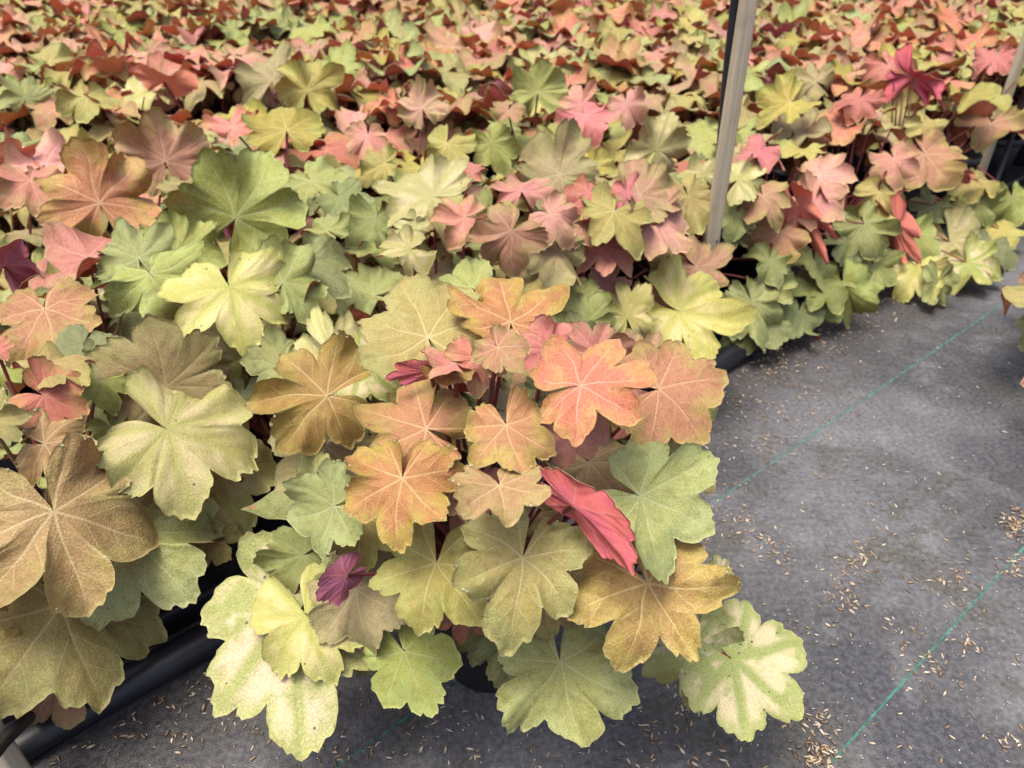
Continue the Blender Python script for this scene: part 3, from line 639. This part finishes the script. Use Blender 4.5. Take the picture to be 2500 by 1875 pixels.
# pool of leaf shapes shared by the unposed leaves
POOL = []
for i in range(36):
    R = random.Random(900 + i)
    POOL.append(leaf_mesh('leaf', 4000 + i, m=7, rings=8, cup=R.uniform(-.25, .30), fold=R.uniform(-.15, .3), wave=R.uniform(.14, .28), droop=R.uniform(-.10, .22), cut=R.uniform(.15, .55), curl=R.uniform(-.06, .10))[0])
LOWCLS = ['green'] * 4 + ['deep'] * 3 + ['olive'] * 3 + ['lime'] * 2 + ['pale']
TOPCLS = ['coral'] * 4 + ['pink'] * 2 + ['tan'] * 7 + ['amber'] * 4 + ['olive'] * 4 + ['lime'] * 6 + ['green'] * 4 + ['cream'] * 3 + ['rose'] * 1 + ['gold'] * 3
def archetype(seed, top_z, n, low=False, ks=1.0, kt=1.0):
    R = random.Random(seed); out = []; V = []; F = []
    for i in range(n):
        f = (i + 0.5) / n                                  # 0 = centre and top, 1 = outer skirt
        a = i * 2.39996 + R.uniform(-.35, .35)
        rr = 0.015 + 0.135 * f ** 0.62 + R.uniform(-.012, .012)
        z = 0.135 + (top_z - 0.135) * (1 - f ** 2.4 * 0.55) + R.uniform(-.018, .018)
        J = np.array([rr * math.cos(a), rr * math.sin(a), z])
        rad = np.array([math.cos(a), math.sin(a), 0])
        tilt = (0.03 + 0.55 * f) * kt + R.gauss(0, 0.17)
        if R.random() < 0.07: tilt -= R.uniform(0.7, 1.2)        # turned up: its underside shows
        tang = np.array([-math.sin(a), math.cos(a), 0])
        n_ = nrm(rad * math.sin(tilt) + np.array([0, 0, 1]) * math.cos(tilt) + tang * R.gauss(0, 0.20))
        tip = nrm(rad * math.cos(tilt) - np.array([0, 0, 1]) * math.sin(tilt) + tang * R.gauss(0, 0.3))
        L = R.uniform(0.056, 0.082) * (0.80 + 0.28 * f) * ks
        M = frame(J, tip, n_, L, R.uniform(.9, 1.1))
        out.append((POOL[R.randrange(len(POOL))], M, f))
        pv, pf = tube(petiole_pts(np.array([0, 0, 0.112]) + rad * 0.012, J, n_, tip, R)[::2], [0.0021, 0.0020, 0.0018, 0.0017, 0.0015], 5, False)
        b = len(V); V += pv; F += [tuple(x + b for x in q) for q in pf]
    return out, mesh('petioles', V, F, True, [M_PETIOLE])
ARCH = [archetype(50 + i, 0.315, 16, False, 1.2, 0.55) for i in range(9)]
FILL = [archetype(150 + i, 0.215, 18, True) for i in range(6)]
NAMED = {
 (153,1475): 'potted heuchera by the low post, its wide lime leaf drooping over the edging',
 (409,1047): 'potted heuchera with a broad pale speckled leaf beside the lone front pot',
 (110,755): 'potted heuchera with an amber leaf and a magenta leaf turned underside out',
 (403,395): 'potted heuchera holding up a large amber leaf with a rusty turned up leaf behind',
 (574,533): 'potted heuchera with one big upright olive lime leaf beside the large amber one',
 (338,630): 'potted heuchera with ruffled grey green leaves below the large amber leaves',
 (1247,565): 'potted heuchera crowned by one caramel leaf among pink ones behind the lone pot',
 (1060,480): 'potted heuchera with a pale yellow pointed leaf next to the caramel crowned one',
 (1560,475): 'potted heuchera with a broad rosy tan leaf close against the post with hidden tube',
 (1658,760): 'potted heuchera with a cream lobed leaf reaching over the edging beside the lone pot',
 (1862,477): 'potted heuchera with tan leaves over a green skirt just past the first tall post',
 (2182,388): 'potted heuchera with a pink star shaped leaf midway between the two tall posts',
 (2320,590): 'potted heuchera whose cream leaf tips hang over the aisle at the farther post',
 (2420,300): 'potted heuchera with a wide wavy tan leaf against the farther post',
 (1313,226): 'potted heuchera with a wide pale green leaf standing above pink neighbours',
 (752,222): 'potted heuchera with a yellow lime leaf in front of a grey olive one',
 (898,330): 'potted heuchera with a single small pink leaf above pale lime leaves',
 (2098,240): 'potted heuchera with a dusky rose leaf before the mass of small leaves',
}
arch, pm = archetype(333, 0.30, 60)
o = link('petioles', pm, fgp); o['kind'] = 'stuff'
RF = random.Random(5)
for me, M, f in arch:
    if not covers(Matrix.Translation(fgp.location) @ M): leaf_object(me, fgp, M, RF.choice(['olive', 'rose', 'tan', 'deep', 'olive']) if f < .5 else RF.choice(['deep', 'olive', 'green', 'deep']), 'red')
PALS = [(['pink', 'coral', 'tan', 'olive', 'lime'], ['tan', 'lime', 'cream', 'olive', 'green']), (['tan', 'amber', 'lime', 'green', 'coral'], ['lime', 'olive', 'green', 'lime', 'tan']),
        (['lime', 'green', 'tan', 'olive', 'pink'], ['green', 'lime', 'green', 'cream', 'olive']), (['coral', 'tan', 'lime', 'green', 'rose'], ['green', 'tan', 'cream', 'olive', 'lime'])]
GROUP = 'potted heucheras massed in the bed'
nleaf = 0
for q in plants:
    R = random.Random(hash((q['row'], q['col'])) & 0xffff)
    e = potted(q['p'], 'potted heuchera lost in the mass of mixed coral, tan and lime leaves', GROUP)
    q['obj'] = e
    for i, sp in q['heroes']:
        l = NAMED.pop((sp[0], sp[1]), None)
        if l: e['label'] = l; del e['group']; break
    if q['row'] == 0 and 'group' in e:
        e['label'] = 'potted heuchera in the front row, green lower leaves hanging toward the black edging'; e['group'] = 'front row heucheras along the edging'
    add_pot(e)
    cr = q['p'] + np.array([0, 0, 0.112])
    for i, sp in q['heroes']:
        hero(e, cr + np.array([R.uniform(-.02, .02), R.uniform(-.02, .02), 0]), sp, hit_bed, 300 + i)
for q in plants:
    R = random.Random(hash((q['row'], q['col'])) & 0xffff); e = q['obj']
    near = q['py'] > 500; zs = 1.0 - 0.20 * sstep(230, 400, q['py'])
    arch, pm = (FILL if near else ARCH)[R.randrange(6 if near else 9)]
    Rz = Matrix.Rotation(R.uniform(0, 6.28), 4, 'Z') @ Matrix.Diagonal((1, 1, R.uniform(.94, 1.06) * (1.0 if near else zs), 1))
    o = link('petioles', pm, e); o['kind'] = 'stuff'; o.matrix_local = Rz
    warm = R.uniform(-.25, .25)
    pal = R.choice(PALS)
    for me, M, f in arch:
        if near or (zs < .9 and f > .4): cls = R.choice(LOWCLS)
        else: cls = R.choice(pal[0]) if f < 0.6 + warm else R.choice(pal[1])
        if q['py'] > 120 and covers(Matrix.Translation(q['p']) @ Rz @ M): continue
        leaf_object(me, e, Rz @ M, cls, R.choice(('red', 'rust', 'rust', 'red', 'red', 'rust', 'mag')) if R.random() < .5 else 'rust'); nleaf += 1
pl = min(plants, key=lambda q: (q['px'] - 540) ** 2 + (q['py'] - 930) ** 2)
sa, sb = on_z(440, 903, 0.19), on_z(640, 906, 0.20)
V, F = tube([np.array(x) - pl['p'] for x in (sa, sa * .5 + sb * .5 + [0, 0, .002], sb)], [.0019, .0018, .0016], 7)
link('bare_stem', mesh('bare_stem', V, F), pl['obj'], [M_PETG])
print('plants', len(plants), 'pool leaves', nleaf, 'heroes', HERO_N[0])
for q in plants:
    if q['heroes']: print('hero plant', q['row'], q['col'], round(q['px']), round(q['py']), len(q['heroes']))

# ------------------------------------------------------------------ posts and tubes along the bed's edge
def post_mat():
    k = NT('weathered_grey_post'); tc = k.node('ShaderNodeTexCoord').outputs['Object']
    mp = k.node('ShaderNodeMapping', {'Vector': tc, 'Scale': (260, 260, 3.0)}).outputs[0]
    n = k.noise(mp, 1.0, 4, 0.6); n2 = k.noise(tc, 30, 3)
    col = k.mix(k.ss(n, 0.25, 0.75), srgb(152, 140, 118), srgb(188, 178, 156))
    col = k.mix(k.ss(n2, 0.5, 0.8, 0, 0.4), col, srgb(112, 100, 84))
    k.p(Base_Color=col, Roughness=0.42, Normal=k.bump(n, 0.3, 0.0006)); return k.m
M_POST = post_mat(); M_STAKE = simple('dark_stake_wood', srgb(62, 44, 34), 0.7, 0.3, 40, 0.4, 0.4, 200)
def post(base, rot, h_sleeve, label):
    e = bpy.data.objects.new('support_post', None); COL.objects.link(e); e.location = base; e.rotation_euler = (0, 0, rot)
    tag(e, label, 'post')
    pts = []
    w, d, c = 0.0108, 0.0085, 0.003
    for (sx, sy) in ((1, 1), (-1, 1), (-1, -1), (1, -1)):
        for a in np.linspace(0, math.pi / 2, 4):
            ang = {(1, 1): 0, (-1, 1): math.pi / 2, (-1, -1): math.pi, (1, -1): 1.5 * math.pi}[(sx, sy)] + a
            pts.append((sx * (w - c) + c * math.cos(ang), sy * (d - c) + c * math.sin(ang)))
    n = len(pts); V = []; F = []
    zs = np.linspace(-0.02, h_sleeve, 6)
    for z in zs: V += [(x, y, z) for x, y in pts]
    for i in range(5):
        for k in range(n): F.append((i * n + k, i * n + (k + 1) % n, (i + 1) * n + (k + 1) % n, (i + 1) * n + k))
    F.append(tuple(range(5 * n, 6 * n)))
    link('sleeve', mesh('sleeve', V, F, False), e, [M_POST])
    V, F = tube([(0, 0, h_sleeve - 0.02), (0, 0, h_sleeve + 0.25)], 0.0068, 8); link('stake', mesh('stake', V, F, False), e, [M_STAKE])
    return e
pb = [on_z(1693, 868), on_z(2372, 484), on_z(72, 1940)]
LBL = ['pale grey post at the bed edge with a black tube behind it', 'pale grey post at the bed edge with a black tube in front of it', 'pale grey post by the rolled edging with black tube laid across its foot']
for b, l, rz in zip(pb, LBL, (0.15, 0.5, -0.2)):
    post(tuple(b), rz, 0.563, l)
def btube(pts, r, label):
    V, F = tube(pts, r, 10); o = link('irrigation_tube', mesh('irrigation_tube', V, F), None, [M_TUBE]); tag(o, label, 'tube'); return o
b = pb[0]; btube([b + [0.028, 0.016, -.01], b + [0.020, 0.016, 0.15], b + [0.0, 0.0155, 0.30], b + [-0.010, 0.015, 0.45], b + [-0.017, 0.014, 0.62], b + [-0.02, 0.014, 0.8]], 0.0062, 'black upright tube leaning behind the pale post')
b = pb[1]; btube([b + [0.035, -0.02, -.01], b + [0.034, -0.018, 0.2], b + [0.030, -0.02, 0.45], b + [0.03, -0.02, 0.75]], 0.0062, 'black upright tube standing in front of the pale post')
a = on_z(-60, 1893, 0.16); c = on_z(66, 1752, 0.06); btube([a, a * .5 + c * .5 + [0, 0, 0.003], c, c + (c - a) * 0.6 + [0, 0, -.02]], 0.0065, 'short black tube lying across the foot of the post')

# ------------------------------------------------------------------ chaff, perlite and twigs on the fabric
def hull_mat():
    k = NT('dry_hull'); gi = k.node('ShaderNodeNewGeometry').outputs['Random Per Island']
    n = k.noise(k.node('ShaderNodeTexCoord').outputs['Object'], 500, 2)
    r = k.node('ShaderNodeValToRGB', {0: gi}); el = r.color_ramp.elements
    el[0].position = 0; el[0].color = (*srgb(96, 78, 62), 1); el[1].position = 1; el[1].color = (*srgb(218, 206, 184), 1)
    e2 = el.new(0.5); e2.color = (*srgb(160, 138, 110), 1)
    k.p(Base_Color=k.mix(k.ss(n, .3, .7, 0, .4), r.outputs[0], srgb(110, 84, 60)), Roughness=0.6); return k.m
def spindle(V, F, c, ax, l, w, h, up=np.array([0, 0, 1.0])):
    ax = nrm(ax - up * (ax @ up)); si = np.cross(up, ax); b = len(V); bend = random.uniform(-.15, .15)
    V.append(c - ax * l)
    for t in (-0.5, 0.25):
        for (a, z) in ((-1, 0.2), (0, 1.0), (1, 0.2), (0, 0.0)):
            V.append(c + ax * l * t + si * (w * a * (1 - t * t * .5) + bend * l * (1 - t * t)) + up * h * z)
    V.append(c + ax * l)
    for k in range(4):
        k2 = (k + 1) % 4
        F.append((b, b + 1 + k2, b + 1 + k)); F.append((b + 1 + k, b + 1 + k2, b + 5 + k2, b + 5 + k)); F.append((b + 5 + k, b + 5 + k2, b + 9))
RH = random.Random(21)
V = []; F = []
def put_hull(p, sc=1.0, lift=0.0):
    a = RH.uniform(0, 6.28); l = RH.uniform(0.0022, 0.0050) * sc
    spindle(V, F, np.array([p[0], p[1], 0.0006 + lift]), np.array([math.cos(a), math.sin(a), RH.uniform(-.2, .2)]), l, l * RH.uniform(.2, .34), l * RH.uniform(.2, .4))
clusters = [(1825,1300,60,45),(1900,1345,40,26),(2080,1390,60,40),(2120,1370,45,30),(2065,1460,50,28),(2000,1845,42,95),(2010,1770,40,24),(1950,1745,70,26),(1960,1520,120,30),(2210,1555,70,24),(2290,1625,50,30),(2360,1575,30,18),(2480,1280,45,110),(2470,1380,35,40),(2460,1810,40,18),(2350,1410,60,22),
 (1930,1010,90,60),(1850,1090,60,30),(1780,1240,60,24),(1880,880,60,70),(2010,830,80,70),(1820,1000,50,30),(2150,740,80,50),(2250,700,60,40),(1700,1330,40,20),(820,1790,120,18),(1100,1800,150,18),(640,1790,80,16),(1560,1800,180,44),(1700,1860,80,22),(1650,1740,60,16),(2280,1420,90,24),(2150,1240,140,30),(2030,1130,120,26)]
for (px, py, sg, n) in clusters:
    for i in range(n):
        put_hull(on_z(RH.gauss(px, sg * .55), RH.gauss(py, sg * .42)), 1.0, RH.uniform(0, .002) if n > 60 else 0)
for i in range(1500):
    px, py = RH.uniform(300, 2560), RH.uniform(560, 1930); p = on_z(px, py)
    if bed_u(p) < -0.03: put_hull(p, RH.uniform(.5, 1.0))
for i in range(1500):                                       # drift along the edging
    s = RH.uniform(-0.8, 2.4); u = -0.003 - abs(RH.gauss(0, 0.035)); put_hull(bed(s, u), RH.uniform(.7, 1.2), RH.uniform(0, .002))
o = link('rice_hulls', mesh('rice_hulls', V, F), None, [hull_mat()]); tag(o, 'dry straw coloured rice hulls scattered over the ground fabric', 'chaff', kind='stuff')
V = []; F = []
for i in range(900):
    px, py = RH.uniform(300, 2560), RH.uniform(560, 1930); p = on_z(px, py)
    if bed_u(p) > -0.02: continue
    r = RH.uniform(.0004, .0011); b = len(V)
    for dx, dy, dz in ((1, 0, .5), (0, 1, .6), (-1, 0, .5), (0, -1, .4), (0, 0, 1.2)): V.append((p[0] + r * dx * RH.uniform(.7, 1.2), p[1] + r * dy * RH.uniform(.7, 1.2), 0.0006 + r * dz - .3 * r))
    F += [(b, b + 1, b + 4), (b + 1, b + 2, b + 4), (b + 2, b + 3, b + 4), (b + 3, b, b + 4), (b + 3, b + 2, b + 1, b)]
o = link('perlite_grains', mesh('perlite_grains', V, F), None, [simple('perlite', (0.62, 0.61, 0.58), 0.8, 0.3)]); tag(o, 'tiny white perlite grains dotted over the ground fabric', 'grit', kind='stuff')
a = on_z(1890, 1738); c = on_z(1982, 1758)
V, F = tube([a + [0, 0, .002], a * .6 + c * .4 + [0, 0, .0035], c + [0, 0, .0015]], [.0011, .0010, .0006], 6); o = link('twig', mesh('twig', V, F), None, [M_HULL or simple('dry_twig', srgb(96, 78, 62), .8, .3, 300, .4)]); tag(o, 'short dry brown twig beside the pale mottled leaf tips', 'twig')
# single hulls that fell on leaves are part of the litter caught on the plant
# ------------------------------------------------------------------ neighbour across the aisle, just entering the picture
nb = on_z(2700, 960); e = potted((nb[0], nb[1], 0), 'potted heuchera across the aisle with only a few leaf tips reaching over the fabric'); add_pot(e)
arch, pm = FILL[1]; o = link('petioles', pm, e); o['kind'] = 'stuff'
for me, M, f in arch: leaf_object(me, e, M, random.choice(LOWCLS), 'rust')
def hit_n(px, py):
    q = on_z(px, py, 0.10); return q, np.array([0, 0, 1.0])
for i, sp in enumerate([(2540,680,2478,684,'rose',D(n=(0,.7,.7))), (2560,800,2488,852,'green',D(n=(0,.4,.9))), (2545,925,2492,925,'rose',D(n=(0,.6,.7))), (2560,745,2500,765,'green',D())]):
    hero(e, np.array([nb[0], nb[1], 0.115]), sp, hit_n, 700 + i)
